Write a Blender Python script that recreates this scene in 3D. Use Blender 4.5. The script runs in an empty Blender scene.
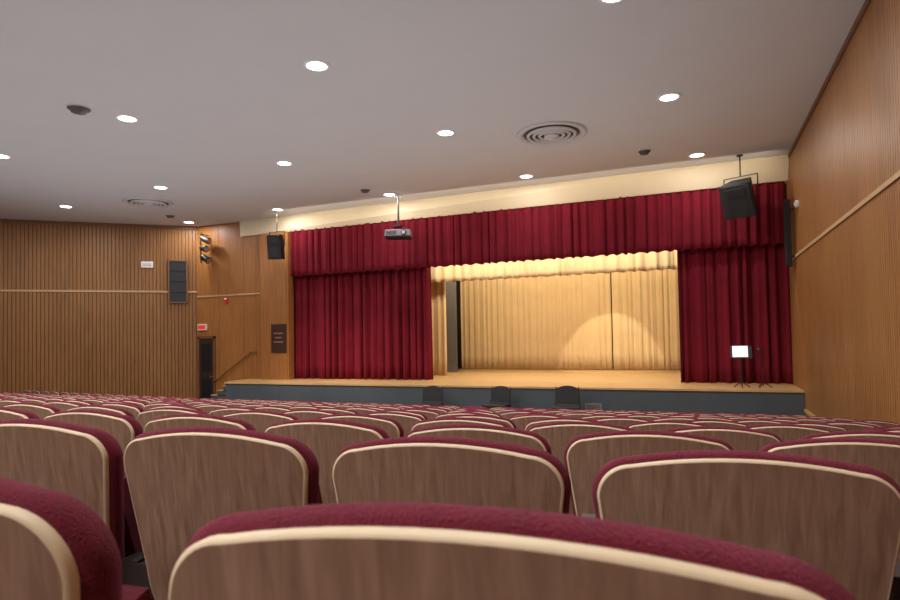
import bpy, math, random
from mathutils import Vector, Matrix
random.seed(7)
scene = bpy.context.scene
scene.view_settings.view_transform = 'Standard'
scene.view_settings.exposure = 0.0

# ------------------------------------------------------------------ materials
def new_mat(name):
    m = bpy.data.materials.new(name); m.use_nodes = True
    nt = m.node_tree
    return m, nt, nt.nodes['Principled BSDF']

def simple(name, col, rough=0.6, metal=0.0, bump=0.0, bscale=50, vary=0.0, vscale=3.0, emit=None, estr=0):
    m, nt, b = new_mat(name)
    b.inputs['Base Color'].default_value = (*col, 1)
    b.inputs['Roughness'].default_value = rough
    b.inputs['Metallic'].default_value = metal
    tc = nt.nodes.new('ShaderNodeTexCoord')
    if vary > 0:
        n = nt.nodes.new('ShaderNodeTexNoise'); n.inputs['Scale'].default_value = vscale
        n.inputs['Detail'].default_value = 4
        nt.links.new(tc.outputs['Object'], n.inputs['Vector'])
        mx = nt.nodes.new('ShaderNodeMix'); mx.data_type = 'RGBA'
        mx.inputs[6].default_value = (*[c*(1-vary) for c in col], 1)
        mx.inputs[7].default_value = (*[min(1, c*(1+vary)) for c in col], 1)
        nt.links.new(n.outputs['Fac'], mx.inputs[0])
        nt.links.new(mx.outputs[2], b.inputs['Base Color'])
    if bump > 0:
        n2 = nt.nodes.new('ShaderNodeTexNoise'); n2.inputs['Scale'].default_value = bscale
        nt.links.new(tc.outputs['Object'], n2.inputs['Vector'])
        bp = nt.nodes.new('ShaderNodeBump'); bp.inputs['Strength'].default_value = bump
        bp.inputs['Distance'].default_value = 0.01
        nt.links.new(n2.outputs['Fac'], bp.inputs['Height'])
        nt.links.new(bp.outputs['Normal'], b.inputs['Normal'])
    if emit:
        b.inputs['Emission Color'].default_value = (*emit, 1)
        b.inputs['Emission Strength'].default_value = estr
    return m

def slat_wood(name, c1, c2, groove, pitch, gw=0.3, depth=0.6):
    """vertical reeded wood; needs UV in metres (u along wall, v up)"""
    m, nt, b = new_mat(name)
    N = nt.nodes.new; L = nt.links.new
    uv = N('ShaderNodeUVMap')
    sep = N('ShaderNodeSeparateXYZ'); L(uv.outputs['UV'], sep.inputs[0])
    mp = N('ShaderNodeMapping'); mp.inputs['Scale'].default_value = (9, 0.5, 1)
    L(uv.outputs['UV'], mp.inputs['Vector'])
    n = N('ShaderNodeTexNoise'); n.inputs['Scale'].default_value = 2.0; n.inputs['Detail'].default_value = 6
    L(mp.outputs['Vector'], n.inputs['Vector'])
    mp2 = N('ShaderNodeMapping'); mp2.inputs['Scale'].default_value = (0.8, 0.15, 1)
    L(uv.outputs['UV'], mp2.inputs['Vector'])
    n2 = N('ShaderNodeTexNoise'); n2.inputs['Scale'].default_value = 1.0; n2.inputs['Detail'].default_value = 2
    L(mp2.outputs['Vector'], n2.inputs['Vector'])
    av = N('ShaderNodeMath'); av.operation = 'MULTIPLY_ADD'; av.inputs[1].default_value = 0.6
    L(n.outputs['Fac'], av.inputs[0])
    h = N('ShaderNodeMath'); h.operation = 'MULTIPLY'; h.inputs[1].default_value = 0.4
    L(n2.outputs['Fac'], h.inputs[0]); L(h.outputs[0], av.inputs[2])
    cr = N('ShaderNodeValToRGB')
    cr.color_ramp.elements[0].position = 0.38; cr.color_ramp.elements[0].color = (*c1, 1)
    cr.color_ramp.elements[1].position = 0.62; cr.color_ramp.elements[1].color = (*c2, 1)
    L(av.outputs[0], cr.inputs[0])
    d = N('ShaderNodeMath'); d.operation = 'DIVIDE'; d.inputs[1].default_value = pitch
    L(sep.outputs[0], d.inputs[0])
    fr = N('ShaderNodeMath'); fr.operation = 'FRACT'; L(d.outputs[0], fr.inputs[0])
    s5 = N('ShaderNodeMath'); s5.operation = 'SUBTRACT'; s5.inputs[1].default_value = 0.5
    L(fr.outputs[0], s5.inputs[0])
    ab = N('ShaderNodeMath'); ab.operation = 'ABSOLUTE'; L(s5.outputs[0], ab.inputs[0])
    mr = N('ShaderNodeMapRange'); mr.interpolation_type = 'SMOOTHSTEP'
    mr.inputs['From Min'].default_value = 0.5 - gw*0.5; mr.inputs['From Max'].default_value = 0.5
    L(ab.outputs[0], mr.inputs['Value'])
    mx = N('ShaderNodeMix'); mx.data_type = 'RGBA'
    L(mr.outputs[0], mx.inputs[0]); L(cr.outputs['Color'], mx.inputs[6]); mx.inputs[7].default_value = (*groove, 1)
    L(mx.outputs[2], b.inputs['Base Color'])
    bp = N('ShaderNodeBump'); bp.invert = True; bp.inputs['Strength'].default_value = depth; bp.inputs['Distance'].default_value = 0.02
    L(mr.outputs[0], bp.inputs['Height']); L(bp.outputs['Normal'], b.inputs['Normal'])
    b.inputs['Roughness'].default_value = 0.45
    b.inputs['Specular IOR Level'].default_value = 0.35
    return m

def wood(name, c1, c2, rough=0.4, scale=(6, 6, 0.6), noise=4.0, coat=0.0):
    m, nt, b = new_mat(name)
    N = nt.nodes.new; L = nt.links.new
    tc = N('ShaderNodeTexCoord'); mp = N('ShaderNodeMapping'); mp.inputs['Scale'].default_value = scale
    L(tc.outputs['Object'], mp.inputs['Vector'])
    n = N('ShaderNodeTexNoise'); n.inputs['Scale'].default_value = noise; n.inputs['Detail'].default_value = 8
    n.inputs['Distortion'].default_value = 0.6
    L(mp.outputs['Vector'], n.inputs['Vector'])
    cr = N('ShaderNodeValToRGB')
    cr.color_ramp.elements[0].position = 0.3; cr.color_ramp.elements[0].color = (*c1, 1)
    cr.color_ramp.elements[1].position = 0.7; cr.color_ramp.elements[1].color = (*c2, 1)
    L(n.outputs['Fac'], cr.inputs[0]); L(cr.outputs['Color'], b.inputs['Base Color'])
    b.inputs['Roughness'].default_value = rough
    b.inputs['Coat Weight'].default_value = coat
    return m

def fabric(name, col, rough=0.9, sheen=0.4, sheencol=(1, .6, .6), bump=0.3, bscale=250, vary=0.2, vscale=8):
    m = simple(name, col, rough, bump=bump, bscale=bscale, vary=vary, vscale=vscale)
    b = m.node_tree.nodes['Principled BSDF']
    b.inputs['Sheen Weight'].default_value = sheen
    b.inputs['Sheen Tint'].default_value = (*sheencol, 1)
    b.inputs['Specular IOR Level'].default_value = 0.2
    return m

M = {}
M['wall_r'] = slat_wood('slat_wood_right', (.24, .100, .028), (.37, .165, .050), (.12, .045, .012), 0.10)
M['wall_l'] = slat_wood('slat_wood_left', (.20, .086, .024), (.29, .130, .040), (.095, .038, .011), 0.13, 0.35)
M['wall_f'] = slat_wood('panel_wood_front', (.26, .102, .027), (.37, .155, .043), (.13, .05, .014), 1.22, 0.02)
M['wall_d'] = simple('dark_wall_paint', (.05, .035, .03), .8, vary=.2)
M['rear'] = simple('rear_wall_paint', (.50, .42, .34), .8, vary=.1)
M['ceil'] = simple('ceiling_plaster', (.60, .60, .60), .9, bump=.15, bscale=40, vary=.03, vscale=1.2)
M['cream'] = simple('cream_plaster', (.68, .57, .40), .85, vary=.04)
M['floor'] = simple('floor_carpet', (.10, .055, .05), .95, bump=.4, bscale=120, vary=.3)
M['trim'] = simple('trim_light_wood', (.46, .29, .14), .5, vary=.1)
M['trimdark'] = simple('trim_dark_wood', (.16, .065, .025), .5, vary=.15)
M['stagefl'] = wood('stage_floor_wood', (.54, .32, .13), (.70, .45, .21), .35, scale=(.5, 5, 1), noise=3)
M['stagefr'] = simple('stage_front_paint', (.072, .090, .100), .7, vary=.15, vscale=1.5)
M['red'] = fabric('red_velour', (.145, .005, .014), sheen=.08, sheencol=(1, .2, .28), bscale=120, vary=.3, vscale=2)
M['gold'] = fabric('gold_curtain_fabric', (.68, .49, .26), sheen=.1, sheencol=(1, .9, .7), bscale=120, vary=.1, vscale=2)
M['goldl'] = fabric('cream_border_fabric', (.74, .60, .38), sheen=.1, sheencol=(1, .9, .7), bscale=120, vary=.1, vscale=2)
M['grey'] = simple('grey_flat', (.16, .155, .145), .8, vary=.1)
M['black'] = simple('black_metal', (.006, .006, .007), .5)
M['blackp'] = simple('black_plastic', (.007, .007, .008), .6, bump=.2, bscale=300)
M['grille'] = simple('speaker_grille', (.014, .014, .016), .7, bump=.8, bscale=400)
M['steel'] = simple('steel', (.55, .55, .57), .3, metal=.9)
M['white'] = simple('white_enamel', (.78, .77, .76), .4)
M['proj'] = simple('projector_shell', (.34, .34, .37), .45)
M['ventw'] = simple('vent_enamel', (.55, .54, .54), .45)
M['ventd'] = simple('vent_dark', (.09, .085, .08), .8)
M['redsign'] = simple('exit_sign_red', (.6, .03, .02), .4, emit=(1, .08, .04), estr=.3)
M['firered'] = simple('alarm_red', (.6, .02, .02), .4)
M['paper'] = simple('glowing_sheet_music', (.88, .88, .86), .8, emit=(1, 1, .97), estr=.55)  # sheet glows by emission, in place of a stand lamp
M['lamp'] = simple('lamp_glow', (1, 1, 1), .5, emit=(1.0, .98, .98), estr=9.0)
M['doorm'] = simple('door_dark', (.03, .014, .009), .5, vary=.2)
M['plaque'] = simple('plaque_brown', (.045, .018, .010), .4)
M['plaquetext'] = simple('plaque_text', (.25, .12, .07), .5)
M['sb'] = wood('seat_plywood', (.215, .122, .078), (.36, .225, .155), .36, scale=(14, 10, 1.1), noise=4.5, coat=.2)
M['sedge'] = simple('seat_plywood_edge', (.74, .61, .42), .5, vary=.06, vscale=20)
M['sfab'] = fabric('seat_maroon_fabric', (.165, .008, .024), sheen=.3, sheencol=(1, .35, .5), bump=.9, bscale=450, vary=.3, vscale=60)
M['smetal'] = simple('seat_standard_metal', (.04, .03, .028), .5, metal=.3)

# ------------------------------------------------------------------ mesh builder
class B:
    def __init__(s, name):
        s.name = name; s.v = []; s.f = []; s.m = []; s.mats = []; s.sm = []
    def mi(s, key):
        if key not in s.mats: s.mats.append(key)
        return s.mats.index(key)
    def add(s, verts, faces, key, smooth=False):
        o = len(s.v); s.v += [tuple(v) for v in verts]; k = s.mi(key)
        for f in faces:
            s.f.append([i+o for i in f]); s.m.append(k); s.sm.append(smooth)
    def box(s, c, size, key, rot=None, taper=(1, 1)):
        vs = []
        for z in (-.5, .5):
            tx, ty = (taper if z > 0 else (1, 1))
            for x, y in ((-.5, -.5), (.5, -.5), (.5, .5), (-.5, .5)):
                p = Vector((x*size[0]*tx, y*size[1]*ty, z*size[2]))
                if rot is not None: p = rot @ p
                vs.append(p + Vector(c))
        s.add(vs, [(0, 3, 2, 1), (4, 5, 6, 7), (0, 1, 5, 4), (1, 2, 6, 5), (2, 3, 7, 6), (3, 0, 4, 7)], key)
    def bbox(s, x0, x1, y0, y1, z0, z1, key):
        s.box(((x0+x1)/2, (y0+y1)/2, (z0+z1)/2), (x1-x0, y1-y0, z1-z0), key)
    def cyl(s, p0, p1, r, key, seg=12, r2=None, cap=True):
        p0 = Vector(p0); p1 = Vector(p1); r2 = r if r2 is None else r2
        d = (p1-p0).normalized(); q = d.to_track_quat('Z', 'Y')
        vs = []
        for p, rr in ((p0, r), (p1, r2)):
            for i in range(seg):
                a = 2*math.pi*i/seg
                vs.append(p + q @ Vector((rr*math.cos(a), rr*math.sin(a), 0)))
        s.add(vs, [(i, (i+1) % seg, seg+(i+1) % seg, seg+i) for i in range(seg)], key, True)
        if cap:
            s.add(vs[:seg], [tuple(reversed(range(seg)))], key); s.add(vs[seg:], [tuple(range(seg))], key)
    def tube(s, pts, r, key, seg=8):
        for a, b in zip(pts[:-1], pts[1:]): s.cyl(a, b, r, key, seg)
    def lathe(s, prof, key, c=(0, 0, 0), seg=40):
        n = len(prof); vs = []
        for i in range(seg):
            a = 2*math.pi*i/seg
            for r, z in prof: vs.append((c[0]+r*math.cos(a), c[1]+r*math.sin(a), c[2]+z))
        fs = []
        for i in range(seg):
            j = (i+1) % seg
            for k in range(n-1): fs.append((i*n+k, j*n+k, j*n+k+1, i*n+k+1))
        s.add(vs, fs, key, True)
    def mesh(s):
        me = bpy.data.meshes.new(s.name); me.from_pydata(s.v, [], s.f)
        for k in s.mats: me.materials.append(M[k])
        me.polygons.foreach_set('material_index', s.m)
        me.polygons.foreach_set('use_smooth', s.sm)
        me.update(); return me
    def obj(s, loc=(0, 0, 0), rot=(0, 0, 0), bevel=0, parent=None):
        o = bpy.data.objects.new(s.name, s.mesh()); scene.collection.objects.link(o)
        o.location = loc; o.rotation_euler = rot
        if bevel:
            md = o.modifiers.new('bev', 'BEVEL'); md.width = bevel; md.segments = 2; md.limit_method = 'ANGLE'
        if parent: o.parent = parent
        return o

def quad_wall(name, p0, p1, z0a, z0b, z1, key, thick=0.15, out=(0, 1)):
    p0 = Vector((*p0, 0)); p1 = Vector((*p1, 0)); L = (p1-p0).length
    o = Vector((*out, 0)).normalized()*thick
    def P(p, z, off): return tuple(p+off+Vector((0, 0, z)))
    z = Vector((0, 0, 0))
    v = [P(p0, z0a, z), P(p1, z0b, z), P(p1, z1, z), P(p0, z1, z), P(p0, z0a, o), P(p1, z0b, o), P(p1, z1, o), P(p0, z1, o)]
    f = [(0, 1, 2, 3), (5, 4, 7, 6), (4, 0, 3, 7), (1, 5, 6, 2), (3, 2, 6, 7), (4, 5, 1, 0)]
    me = bpy.data.meshes.new(name); me.from_pydata(v, [], f); me.materials.append(M[key])
    uvl = me.uv_layers.new(name='UVMap')
    us = [0, L, L, 0, 0, L, L, 0]
    for poly in me.polygons:
        for li in poly.loop_indices:
            vi = me.loops[li].vertex_index
            uvl.data[li].uv = (us[vi], v[vi][2])
    ob = bpy.data.objects.new(name, me); scene.collection.objects.link(ob)
    return ob

# ------------------------------------------------------------------ dimensions (metres)
CEIL = 7.09; XR = 2.34; YF = 18.3; STZ = 1.03; STY = 16.6; XC = -18.45; YB = -5.0; XL = -27.5
BREAK = 13.2; SL = 0.1145
def fz(y): return max(0.0, (BREAK-y)*SL)
def wl(y): return XC-(YF-y)*1.147       # left wall x at y
YK = YF-(XC-XL)/1.147

b = B('floor')
v = [(XR+.1, YB, fz(YB)), (XR+.1, BREAK, 0), (XR+.1, YF+.3, 0), (XC-.3, YF+.3, 0), (wl(BREAK)-.2, BREAK, 0), (XL-.2, YK, fz(YK)), (XL-.2, YB, fz(YB))]
nv = len(v)
v2 = v + [(x, y, z-.15) for x, y, z in v]
b.add(v2, [(0, 1, 4, 5, 6), (1, 2, 3, 4)] + [tuple(nv+i for i in reversed((0, 1, 4, 5, 6))), tuple(nv+i for i in reversed((1, 2, 3, 4)))], 'floor')
b.add(v2, [(i, i+nv, (i+1) % nv+nv, (i+1) % nv) for i in range(nv)], 'floor')
b.obj()
b = B('ceiling')
v = [(XR+.15, YB-.15, CEIL), (XR+.15, 17.8, CEIL), (XC+2.3, 18.28, CEIL), (XC-.2, 18.5, CEIL), (XL-.2, YK, CEIL), (XL-.2, YB-.15, CEIL)]
nv = len(v)
b.add(v + [(x, y, z+.2) for x, y, z in v], [tuple(reversed(range(nv))), tuple(range(nv, 2*nv))]+[(i, (i+1) % nv, (i+1) % nv+nv, i+nv) for i in range(nv)], 'ceil')
b.obj()
quad_wall('wall_right', (XR, YB), (XR, YF+.2), fz(YB)-.1, -.1, CEIL, 'wall_r', out=(1, 0))
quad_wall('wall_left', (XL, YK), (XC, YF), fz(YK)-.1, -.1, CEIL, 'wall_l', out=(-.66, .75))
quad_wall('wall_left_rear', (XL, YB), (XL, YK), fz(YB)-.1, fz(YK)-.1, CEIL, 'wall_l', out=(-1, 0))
quad_wall('wall_back', (XL-.15, YB), (XR+.15, YB), 1.9, 1.9, CEIL, 'rear', out=(0, -1))
quad_wall('wall_front', (XC-.1, YF), (-15.53, YF), -.1, -.1, CEIL, 'wall_f', out=(0, 1))
quad_wall('wall_front_upper', (-15.53, YF), (-13.9, YF), STZ, STZ, CEIL, 'wall_f', out=(0, 1))
quad_wall('wall_front_pilaster', (-15.15, YF-.22), (-13.86, YF-.22), STZ, STZ, 6.48, 'wall_f', thick=.21)
b = B('wall_bulkhead')
x0, x1 = -16.2, XR
b.add([(x1, 17.8, CEIL), (x0, 18.20, CEIL), (x0, 18.24, 6.50), (x1, 18.2, 6.50), (x1, 18.6, CEIL), (x0, 18.6, CEIL), (x0, 18.6, 6.50), (x1, 18.6, 6.50)],
      [(0, 1, 2, 3), (3, 2, 6, 7), (4, 7, 6, 5), (0, 4, 5, 1), (1, 5, 6, 2), (0, 3, 7, 4)], 'cream')
b.obj()
SWL = -15.2
b = B('wall_stage_back'); b.bbox(SWL-.15, XR+.9, 26.2, 26.35, STZ, CEIL+.6, 'wall_d'); b.obj()
b = B('wall_stage_left'); b.bbox(SWL-.15, SWL, YF+.16, 26.2, STZ, CEIL+.6, 'wall_d'); b.obj()
b = B('wall_stage_right'); b.bbox(XR+.75, XR+.9, YF+.2, 26.2, STZ, CEIL+.6, 'wall_d'); b.obj()
b = B('ceiling_stage'); b.bbox(SWL-.15, XR+.9, 18.6, 26.35, CEIL+.6, CEIL+.7, 'wall_d'); b.obj()
b = B('trim_1'); b.bbox(XR-.03, XR, YB, YF-.4, 4.31, 4.38, 'trim'); b.obj()
ang = math.atan2(YF-YK, XC-XL); Lw = math.hypot(YF-YK, XC-XL)
Rl = Matrix.Rotation(ang, 3, 'Z')
def onleft(s, z, off=0.0):
    return Vector((XC-s*math.cos(ang)+off*math.sin(ang), YF-s*math.sin(ang)-off*math.cos(ang), z))
b = B('trim_2'); b.box(onleft(Lw/2, 4.47, .015), (Lw, .03, .07), 'trim', Rl); b.obj()
b = B('trim_3'); b.bbox(XC, -15.16, YF-.03, YF, 4.24, 4.30, 'trim'); b.obj()
b = B('trim_4'); b.box(onleft(Lw/2, CEIL-.06, .02), (Lw, .04, .12), 'trimdark', Rl); b.obj()
b = B('trim_5'); b.bbox(XR-.035, XR, YB, 17.75, CEIL-.10, CEIL, 'trimdark'); b.obj()
def slope_board(name, y0, y1, h0, h1, key):
    b = B(name)
    vs = []
    for x in (XR-.035, XR):
        vs += [(x, y0, fz(y0)+h0), (x, y1, fz(y1)+h0), (x, y1, fz(y1)+h1), (x, y0, fz(y0)+h1)]
    b.add(vs, [(0, 1, 2, 3), (7, 6, 5, 4), (3, 2, 6, 7), (0, 4, 5, 1), (0, 3, 7, 4), (1, 5, 6, 2)], key); return b
slope_board('baseboard_right', YB, BREAK, 0.0, .30, 'trimdark').obj()
b = B('baseboard_right_front'); b.bbox(XR-.035, XR, BREAK, STY, 0, .30, 'trimdark'); b.obj()
slope_board('trim_6', YB, BREAK, .52, .60, 'trim').obj()
b = B('trim_7'); b.bbox(XR-.035, XR, BREAK, STY, .52, .60, 'trim'); b.obj()
b = B('baseboard_left'); b.box(onleft(3.3, .12, .015), (6.4, .03, .24), 'trimdark', Rl); b.obj()

# ------------------------------------------------------------------ stage platform
b = B('stage_platform')
XS = XR-.006
b.bbox(-15.5, XS, STY+.04, 26.19, 0.0, STZ-.05, 'stagefr')
b.bbox(-15.52, XS, STY, 26.19, STZ-.05, STZ, 'stagefl')
b.bbox(-15.5, XS, STY+.02, STY+.04, 0, .12, 'black')
st = b.obj()
b = B('stage_stairs')
n = 6
for i in range(n):
    x = -17.2+i*.28
    b.bbox(x, -15.53, 17.15, YF-.01, STZ*i/n, STZ*(i+1)/n-.03, 'stagefr')
    b.bbox(x-.02, -15.53 if i == n-1 else x+.29, 17.13, YF-.01, STZ*(i+1)/n-.03, STZ*(i+1)/n, 'stagefl')
b.obj()
b = B('stair_handrail')
b.tube([(-17.6, 18.2, .92), (-17.35, 18.2, 1.0), (-15.7, 18.2, 2.05), (-15.45, 18.2, 2.05)], .025, 'trimdark', 10)
for x, z in ((-17.2, 1.095), (-15.9, 1.92)):
    b.cyl((x, 18.2, z), (x, YF, z-.05), .012, 'steel', 8)
b.obj()
b = B('stage_vent_grille')
b.bbox(-2.9, -2.45, STY-.0, STY+.035, .25, .6, 'steel')
for i in range(7): b.bbox(-2.87, -2.48, STY-.012, STY, .28+i*.042, .30+i*.042, 'ventd')
b.obj()

# ------------------------------------------------------------------ curtains
def curtain(name, x0, x1, y, z0, z1, pleat, amp, key, top_amp=.5, wob=.25, rows=8, seed=1, scal=0.0):
    rnd = random.Random(seed)
    k = max(4, int((x1-x0)/pleat)); n = k*14
    ph = [rnd.uniform(-1, 1) for _ in range(k+3)]; am = [rnd.uniform(.6, 1.25) for _ in range(k+3)]
    vs = []; fs = []
    for r in range(rows+1):
        t = r/rows; z = z1+(z0-z1)*t
        A = amp*(top_amp+(1-top_amp)*t)
        for i in range(n+1):
            u = i/n*k; j = int(u); f = u-j
            f2 = f*f*(3-2*f)
            p = ph[j]*(1-f2)+ph[j+1]*f2; a = am[j]*(1-f2)+am[j+1]*f2
            s = math.sin(2*math.pi*u+p*1.8+.25*t*p)
            yy = y+A*a*s+A*.3*math.sin(4*math.pi*u*1.13+p*3)
            zz = z - (scal*(.5+.5*s)*t if t > .9 else 0)
            vs.append((x0+(x1-x0)*i/n+wob*A*math.cos(2*math.pi*u+p), yy, zz))
    W = n+1
    for r in range(rows):
        for i in range(n):
            a = r*W+i; fs.append((a, a+W, a+W+1, a+1))
    b = B(name); b.add(vs, fs, key, True)
    o = b.obj(); md = o.modifiers.new('thick', 'SOLIDIFY'); md.thickness = .012; md.offset = 0
    return o
curtain('stage_valance', -13.84, XR-.06, YF-.02, 4.84, 6.53, .30, .065, 'red', .9, seed=3, scal=.03)
curtain('main_stage_curtain', -14.6, -8.38, YF+.30, STZ+.015, 5.05, .30, .12, 'red', .7, seed=5)
curtain('main_stage_curtain', -.50, XR+.35, YF+.30, STZ+.015, 5.05, .30, .12, 'red', .7, seed=8)
curtain('gold_border_curtain', -10.5, 1.2, 20.5, 4.54, 5.9, .40, .06, 'goldl', .8, seed=11, scal=.03)
curtain('gold_leg_curtain', -10.4, -8.78, 20.9, STZ+.015, 5.7, .28, .07, 'gold', .8, seed=12)
curtain('gold_leg_curtain', .5, 2.1, 20.9, STZ+.015, 5.7, .28, .07, 'gold', .8, seed=14)
curtain('gold_backdrop_curtain', -9.85, -3.25, 25.2, STZ+.02, 6.0, .27, .026, 'gold', .8, seed=21)
curtain('gold_backdrop_curtain', -3.2, 2.6, 25.12, STZ+.02, 6.0, .27, .026, 'gold', .8, seed=22)
b = B('stage_wing_flat'); b.bbox(-9.75, -9.2, 23.0, 23.06, STZ, 5.2, 'grey')
b.box((-9.5, 23.3, STZ+.4), (.05, .5, .8), 'grey'); b.obj()

# ------------------------------------------------------------------ downlights
cans = [(-.93, 8.32), (-5.82, 8.42), (-10.73, 8.80), (-15.6, 9.27), (-20.4, 9.7),
        (-.39, 12.41), (-5.14, 12.41), (-9.85, 12.74), (-14.66, 13.15), (-19.45, 13.6),
        (.11, 16.77), (-4.46, 16.8), (-9.02, 16.97), (-13.57, 17.16), (-18.0, 17.45),
        (-1.2, 4.2), (-6.4, 4.3), (-11.5, 4.6), (-16.5, 5.0), (-21.6, 5.4),
        (-1.5, 0.1), (-7.0, 0.2), (-12.4, .5), (-18, .9),
        (-1.6, -3.8), (-7.2, -3.8), (-13.0, -3.8)]  # rearmost row: out of view, added to light the seat backs
for (x, y) in cans:
    b = B('recessed_downlight')
    b.lathe([(.17, -.002), (.17, -.02), (.21, -.02), (.225, -.008), (.225, 0)], 'white', seg=32)
    b.lathe([(0.001, -.012), (.17, -.012)], 'lamp', seg=32)
    b.obj(loc=(x, y, CEIL))
    ld = bpy.data.lights.new('downlight', 'AREA'); ld.shape = 'DISK'; ld.size = .32
    ld.energy = 60 if y > 16 else (85 if y > 1 else (100 if y > -1 else 180))
    ld.color = (1, .97, .94)
    lo = bpy.data.objects.new('downlight_lamp', ld); lo.location = (x, y, CEIL-.03); scene.collection.objects.link(lo)

def vent(x, y, R):
    b = B('ceiling_air_diffuser')
    b.lathe([(R, 0), (R, -.03), (R*.93, -.06), (R*.80, -.02), (R*.80, -.004)], 'ventw')
    b.lathe([(.001, -.005), (R*.8, -.005)], 'ventd')
    for k in (.66, .50, .34):
        b.lathe([(R*(k+.05), -.03), (R*(k+.05), -.05), (R*k, -.085), (R*(k-.04), -.06), (R*(k-.04), -.03)], 'ventw')
    b.lathe([(.001, -.10), (R*.2, -.10), (R*.22, -.06), (R*.22, -.01)], 'ventw')
    b.obj(loc=(x, y, CEIL))
vent(-2.97, 13.51, .80); vent(-16.58, 14.39, .76)
def smoke(x, y, r):
    b = B('smoke_detector')
    b.lathe([(r, 0), (r, -.03), (r*.75, -.05), (r*.7, -.09), (.001, -.10)], 'ventd', seg=24)
    b.lathe([(r*1.05, 0), (r*1.05, -.02), (r*.8, -.03)], 'ventw', seg=24)
    b.obj(loc=(x, y, CEIL))
smoke(-11.1, 8.02, .2); smoke(-1.12, 15.8, .15); smoke(-9.4, 16.1, .15); smoke(-17.6, 16.2, .15)

# ------------------------------------------------------------------ ceiling projector
b = B('ceiling_projector')
b.cyl((0, 0, 0), (0, 0, -.04), .14, 'white', 20)
b.cyl((0, 0, -.03), (0, 0, -1.0), .035, 'smetal', 12)
b.box((0, 0, -1.0), (.34, .34, .03), 'black')
for sx in (-.15, .15):
    for sy in (-.14, .14): b.cyl((sx, sy, -1.0), (sx*1.6, sy*1.4, -1.14), .014, 'black', 6)
b.box((0, 0, -1.24), (.84, .62, .20), 'proj', taper=(.94, .94))
b.box((0, 0, -1.36), (.82, .60, .05), 'blackp')
b.cyl((.2, -.31, -1.25), (.2, -.40, -1.25), .085, 'black', 20)
b.cyl((.2, -.395, -1.25), (.2, -.405, -1.25), .06, 'steel', 20)
for i in range(6): b.box((-.2, -.307, -1.18-i*.025), (.34, .012, .012), 'ventd')
for i in range(6): b.box((-.41, .02, -1.18-i*.025), (.012, .36, .012), 'ventd')
b.obj(loc=(-8.88, 17.3, CEIL), rot=(0, 0, .35), bevel=.012)

# ------------------------------------------------------------------ hanging speakers
def speaker(x, y, zc, w, h, d, tilt, yaw):
    e = bpy.data.objects.new('hanging_loudspeaker', None); scene.collection.objects.link(e); e.location = (x, y, zc)
    c = B('cabinet')
    rot = Matrix.Rotation(yaw, 3, 'Z') @ Matrix.Rotation(tilt, 3, 'X')
    vs = []
    for z in (-h/2, h/2):
        for (px, py) in ((-w/2, -d/2), (w/2, -d/2), (w/2*.62, d/2), (-w/2*.62, d/2)):
            vs.append(rot @ Vector((px, py, z)))
    c.add(vs, [(0, 3, 2, 1), (4, 5, 6, 7), (0, 1, 5, 4), (1, 2, 6, 5), (2, 3, 7, 6), (3, 0, 4, 7)], 'blackp')
    c.box(rot @ Vector((0, -d/2-.012, 0)), (w*.93, .03, h*.95), 'grille', rot)
    c.cyl(rot @ Vector((0, -d/2-.03, -h*.2)), rot @ Vector((0, -d/2-.035, -h*.2)), w*.33, 'black', 24)
    c.box(rot @ Vector((0, -d/2-.03, h*.28)), (w*.6, .012, h*.2), 'black', rot)
    c.obj(bevel=.01, parent=e)
    g = B('hanger_bracket')
    topz = h/2+.12
    R2 = Matrix.Rotation(yaw, 3, 'Z')
    for s in (-1, 1):
        p = R2 @ Vector((s*(w/2+.025), 0, 0))
        g.box(Vector((p.x, p.y, topz/2)), (.012, .05, topz), 'black', R2)
    g.box((0, 0, topz), (w+.06, .05, .015), 'black', R2)
    g.cyl((0, 0, topz), (0, 0, CEIL-zc), .02, 'smetal', 10)
    g.cyl((0, 0, CEIL-zc-.03), (0, 0, CEIL-zc), .08, 'smetal', 16)
    g.obj(parent=e)
speaker(1.14, 17.3, 5.95, .80, .90, .55, .45, -.45)
speaker(-13.8, 17.4, 5.80, .54, .86, .42, .12, .15)

def stage_lights(x, y, zc, cans3, wallp):
    b = B('wall_stage_light_cluster')
    z0 = min(c[0] for c in cans3)-.25; z1 = max(c[0] for c in cans3)+.25
    b.cyl((0, 0, z0), (0, 0, z1), .025, 'black', 10)
    for zz in (z0+.1, z1-.1): b.cyl((0, 0, zz), (wallp[0]-x, wallp[1]-y, zz), .02, 'black', 8)
    for (z, dx, dy, dz) in cans3:
        d = Vector((dx, dy, dz)).normalized(); p = Vector((0, 0, z))+Vector((dx, dy, 0)).normalized()*.06
        b.cyl(p, p+d*.30, .10, 'black', 18, r2=.12)
        b.cyl(p+d*.30, p+d*.36, .135, 'black', 18)
        b.cyl(p+d*.36, p+d*.365, .11, 'steel', 18)
        b.cyl(p-d*.08, p, .05, 'black', 14, r2=.10)
    b.obj(loc=(x, y, zc))
stage_lights(-17.85, 17.9, 6.20, [(.33, 1, .1, -.5), (-.05, 1, -.3, -.3), (-.4, 1, .1, -.6)], (-17.85, YF))
b = B('wall_column_speaker')
b.box((0, 0, 0), (.13, .16, 1.7), 'blackp'); b.box((-.05, -.07, 0), (.08, .05, 1.6), 'grille')
for z in (-.6, .6): b.box((.1, 0, z), (.1, .06, .05), 'black')
b.obj(loc=(XR-.15, 17.3, 4.95), bevel=.01)
b = B('wall_sensor')
b.cyl((0, 0, 0), (-.06, 0, 0), .09, 'white', 20); b.cyl((-.06, 0, 0), (-.09, 0, 0), .05, 'ventw', 20)
b.obj(loc=(XR, 16.6, 5.55))

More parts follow.
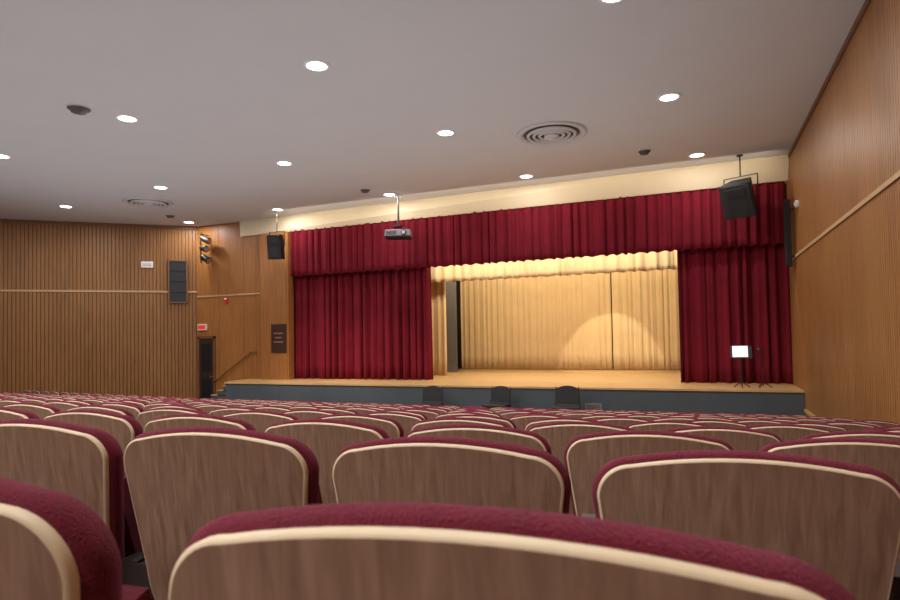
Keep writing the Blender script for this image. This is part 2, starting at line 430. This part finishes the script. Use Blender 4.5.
# ------------------------------------------------------------------ left wall items
b = B('wall_speaker_niche')
b.box((0, 0, 0), (.66, .06, 1.66), 'black')
for sx in (-.33, .33): b.box((sx, -.03, 0), (.05, .05, 1.72), 'trimdark')
for sz in (-.83, .83): b.box((0, -.03, sz), (.70, .05, .05), 'trimdark')
for i in (-1, 0, 1): b.box((0, -.035, i*.42), (.60, .03, .02), 'grille')
b.obj(loc=onleft(.70, 4.87, .035), rot=(0, 0, ang))
b = B('wall_thermostat_box')
b.box((0, 0, 0), (.42, .06, .24), 'white'); b.box((0, -.035, .01), (.3, .02, .12), 'ventw')
b.obj(loc=onleft(1.80, 5.52, .03), rot=(0, 0, ang), bevel=.01)
b = B('exit_sign')
b.box((0, 0, 0), (.42, .08, .24), 'white'); b.box((0, -.045, 0), (.36, .012, .16), 'redsign')
b.obj(loc=(-18.15, YF-.045, 3.05))
b = B('fire_alarm_strobe')
b.box((0, 0, 0), (.16, .06, .22), 'firered'); b.box((0, -.04, .05), (.1, .03, .06), 'white')
b.obj(loc=(-16.95, YF-.035, 4.08))
b = B('wall_plaque')
b.box((0, 0, 0), (.66, .05, 1.05), 'plaque')
for i in range(3): b.box((0, -.03, .18-i*.16), (.42 if i != 1 else .3, .012, .05), 'plaquetext')
b.obj(loc=(-14.28, YF-.25, 2.55), bevel=.01)
b = B('door_1')
x0, x1 = -18.32, -17.6
b.bbox(x0, x1, YF-.04, YF-.005, 0, 2.6, 'doorm')
b.bbox(x0-.08, x0, YF-.06, YF-.005, 0, 2.68, 'trimdark'); b.bbox(x1, x1+.08, YF-.06, YF-.005, 0, 2.68, 'trimdark')
b.bbox(x0-.08, x1+.08, YF-.06, YF-.005, 2.6, 2.70, 'trimdark')
b.bbox(x0+.12, x1-.12, YF-.05, YF-.04, .25, 1.0, 'black'); b.bbox(x0+.12, x1-.12, YF-.05, YF-.04, 1.3, 2.4, 'black')
b.cyl((x1-.08, YF-.04, 1.1), (x1-.08, YF-.1, 1.1), .03, 'steel', 12)
b.obj()

# ------------------------------------------------------------------ black chairs before the stage
def chair(x, y, rz, s=1.08):
    b = B('stacking_chair')
    for sx in (-.24, .24):
        b.tube([(sx, -.24, 0), (sx*.96, -.20, .44), (sx*.96, .18, .46), (sx*.9, .27, .90)], .014, 'black', 8)
        b.tube([(sx, .27, 0), (sx*.96, .18, .46)], .014, 'black', 8)
    b.box((0, -.02, .475), (.50, .46, .07), 'blackp')
    out = []
    for k in range(17):
        a = math.pi*k/16; out.append((.235*math.cos(a), .80+.13*math.sin(a)))
    out += [(-.22, .55), (.22, .55)]
    def yb(z): return .185+(z-.46)*.2
    vs = [(u, yb(v)-.03, v) for u, v in out]+[(u, yb(v)+.015, v) for u, v in out]
    m = len(out)
    b.add(vs, [tuple(range(m)), tuple(reversed(range(m, 2*m)))]+[(i, i+m, (i+1) % m+m, (i+1) % m) for i in range(m)], 'blackp')
    o = b.obj(loc=(x, y, 0), rot=(0, 0, rz), bevel=.008); o.scale = (s*1.12, s, s*1.02)
chair(-7.13, 15.75, .2, 1.12); chair(-5.17, 15.8, -.15, 1.14); chair(-3.18, 15.5, .1, 1.2)

b = B('music_stand')
for k in range(3):
    a = k*2.094+.5; b.cyl((0, 0, .16), (.22*math.cos(a), .22*math.sin(a), .01), .012, 'black', 8)
b.cyl((0, 0, .05), (0, 0, .80), .016, 'black', 10)
rt = Matrix.Rotation(-.35, 3, 'X')
b.box((0, .02, .92), (.50, .012, .34), 'black', rt); b.box((0, -.06, .77), (.50, .06, .012), 'black', rt)
b.box((-.02, .005, .935), (.36, .006, .30), 'paper', rt)
b.obj(loc=(1.02, 17.2, STZ))
b = B('microphone_stand')
for k in range(3):
    a = k*2.094; b.cyl((0, 0, .14), (.2*math.cos(a), .2*math.sin(a), .01), .012, 'black', 8)
b.cyl((0, 0, .04), (0, 0, .86), .014, 'black', 10)
b.cyl((-.02, 0, .80), (-.10, -.2, .98), .010, 'black', 8); b.cyl((-.095, -.19, .97), (-.12, -.28, 1.0), .024, 'black', 12, r2=.034)
b.obj(loc=(1.52, 17.3, STZ))

# ------------------------------------------------------------------ theatre seat
def outline(nc=10):
    pts = []
    hw_b, hw_t, H, r = .232, .276, .495, .075
    pts.append((hw_b*.86, 0)); pts.append((hw_b*.97, .02)); pts.append((hw_b+.003, .06))
    for k in range(1, 5): t = k/5; pts.append((hw_b+(hw_t-hw_b)*t, .06+(H-.10-.06)*t))
    cx, cv = hw_t-r, H-.022-r
    for k in range(nc+1):
        a = math.radians(2+ (84)*k/nc)
        pts.append((cx+r*math.cos(a), cv+r*math.sin(a)))
    top0 = pts[-1]
    for k in range(1, 7):
        t = k/6; u = top0[0]*(1-t)
        pts.append((u, H-(H-top0[1])*(u/top0[0])**2))
    left = [(-u, v) for u, v in reversed(pts[:-1])]
    return pts+left
OUT = outline()
def offset(pts, d):
    res = []; n = len(pts)
    for i, (u, v) in enumerate(pts):
        a = Vector(pts[i-1]); c = Vector(pts[(i+1) % n]); t = (c-a).normalized()
        res.append((u+t.y*d, v-t.x*d))
    return res
def seat_mesh():
    b = B('auditorium_seat')
    tilt = math.radians(9); zb = .372
    def P(u, v, w):
        w = w + .25*u*u
        y = (0.487-v)*math.sin(tilt)+w*math.cos(tilt)
        z = zb+v*math.cos(tilt)
        return (u, y, z)
    n = len(OUT)
    def rings(specs, key):
        vs = []
        for (d, w) in specs: vs += [P(u, v, w) for u, v in offset(OUT, d)]
        fs = []
        for r in range(len(specs)-1):
            for i in range(n):
                j = (i+1) % n; fs.append((r*n+i, r*n+j, (r+1)*n+j, (r+1)*n+i))
        b.add(vs, fs, key, True)
    def strip_cap(d, w, key, flip=False):
        o = offset(OUT, d); m = n//2
        vs = []; fs = []
        S = 8
        for i in range(m+1):
            (u0, v0), (u1, v1) = o[i], o[n-1-i]
            for k in range(S+1):
                t = k/S; vs.append(P(u0+(u1-u0)*t, v0+(v1-v0)*t, w))
        for i in range(m):
            for k in range(S):
                a = i*(S+1)+k; f = (a, a+1, a+S+2, a+S+1)
                fs.append(f if flip else tuple(reversed(f)))
        b.add(vs, fs, key, True)
    strip_cap(-.0055, -.011, 'sb')
    rings([(-.0055, -.011), (-.003, -.0105), (0, -.007), (0, .003)], 'sedge')
    rings([(-.004, .002), (.002, .003), (.008, .010), (.012, .020), (.011, .034), (.005, .048), (-.012, .058), (-.05, .064)], 'sfab')
    strip_cap(-.05, .064, 'sfab', True)
    sr = Matrix.Rotation(math.radians(-72), 3, 'X')
    c = Vector((0, .20, .50))
    b.box(c, (.46, .40, .07), 'sfab', sr); b.box(c+Vector((0, .045, -.01)), (.44, .38, .02), 'sb', sr)
    for s in (-1, 1):
        x = s*.304
        b.box((x, .16, .30), (.022, .05, .60), 'smetal'); b.box((x, .16, .012), (.06, .28, .024), 'smetal')
        b.box((x, .26, .600), (.045, .28, .03), 'smetal'); b.box((x*.93, .13, .42), (.06, .06, .1), 'smetal')
    return b.mesh()
smesh = seat_mesh()
seating = bpy.data.objects.new('auditorium_seating', None); scene.collection.objects.link(seating)
PW = .617
for r in range(16):
    yr = .42+.87*r
    off = -.165 if r % 2 == 0 else .072
    i = 3
    while True:
        x = off+i*PW; i -= 1
        if x > 1.72: continue
        if r == 15 and x > -9.0: continue
        y = yr+((x+9)**2-81)/160.0
        if x < wl(y)+1.1 or x < XL+1.2 or x < -2.3*y-3.0: break
        if r == 0 and x < -.5: x -= .05
        slope = (x+9)/80
        o = bpy.data.objects.new('auditorium_seat', smesh); scene.collection.objects.link(o)
        o.location = (x, y, fz(y+.15)); o.rotation_euler = (random.uniform(-.012, .012), 0, slope+random.uniform(-.01, .01))
        if r > 2: o.parent = seating

# ------------------------------------------------------------------ lights
def area(name, loc, target, sx, sy, e, col, spread=180):
    l = bpy.data.lights.new(name, 'AREA'); l.shape = 'RECTANGLE'; l.size = sx; l.size_y = sy; l.energy = e; l.color = col
    l.spread = math.radians(spread)
    o = bpy.data.objects.new(name, l); o.location = loc
    o.rotation_euler = (Vector(target)-Vector(loc)).to_track_quat('-Z', 'Y').to_euler(); scene.collection.objects.link(o)
def spot(name, loc, target, e, deg, blend, col, rad=.1):
    l = bpy.data.lights.new(name, 'SPOT'); l.energy = e; l.spot_size = math.radians(deg); l.spot_blend = blend; l.color = col; l.shadow_soft_size = rad
    o = bpy.data.objects.new(name, l); o.location = loc
    o.rotation_euler = (Vector(target)-Vector(loc)).to_track_quat('-Z', 'Y').to_euler(); scene.collection.objects.link(o)
warm = (1, .84, .60)
area('stage_border_light', (-5, 21.6, 6.3), (-5, 24.6, 2.0), 9, .4, 340, warm)
area('stage_border_light_front', (-5, 19.3, 6.2), (-5, 20.6, 1.0), 9, .3, 320, warm)
spot('stage_spotlight', (-3.3, 21.2, 5.3), (-3.3, 25.2, .9), 520, 44, .15, (1, .90, .70), .05)
for x, e in ((-12.5, 1300), (-10.2, 1300), (0, 250)):
    spot('curtain_wash_spotlight', (x, 12.5, CEIL-.1), (x, 18.4, 1.2), e, 34, 1.0, (1, .86, .84), .1)
area('bulkhead_fill_light', (-6, 17.0, 6.75), (-6, 18.2, 6.85), 16, .08, 40, (1, .88, .68), 120)  # added lamp brightens the cream bulkhead
area('ceiling_fill_light', (-9.5, 9.0, 3.3), (-9.5, 9.0, 7.0), 20, 13, 400, (.93, .96, 1.0))  # added upward fill without a fixture, brightens the ceiling
area('rear_fill_light', (-7, YB+.15, 4.6), (-6, 4.0, 1.2), 14, .5, 260, (1, .94, .88))  # added fill behind the camera, brightens the seat backs

w = bpy.data.worlds.new('world'); scene.world = w; w.use_nodes = True
w.node_tree.nodes['Background'].inputs[0].default_value = (.02, .02, .022, 1)

# ------------------------------------------------------------------ camera
yaw = math.radians(22.4); p = math.radians(1.6); rho = math.radians(1.03)
F = Vector((-math.sin(yaw)*math.cos(p), math.cos(yaw)*math.cos(p), math.sin(p)))
R0 = Vector((math.cos(yaw), math.sin(yaw), 0)); U0 = R0.cross(F)
R = R0*math.cos(rho)-U0*math.sin(rho); U = U0*math.cos(rho)+R0*math.sin(rho)
cd = bpy.data.cameras.new('camera'); cd.lens = 24.0; cd.sensor_width = 36; cd.clip_start = .02; cd.clip_end = 200
cd.shift_y = .0235
cam = bpy.data.objects.new('camera', cd); scene.collection.objects.link(cam)
mm = Matrix((R, U, -F)).transposed().to_4x4(); mm.translation = Vector((0, 0, 2.45))
cam.matrix_world = mm
cd.dof.use_dof = True; cd.dof.focus_distance = 14; cd.dof.aperture_fstop = 8
scene.camera = cam
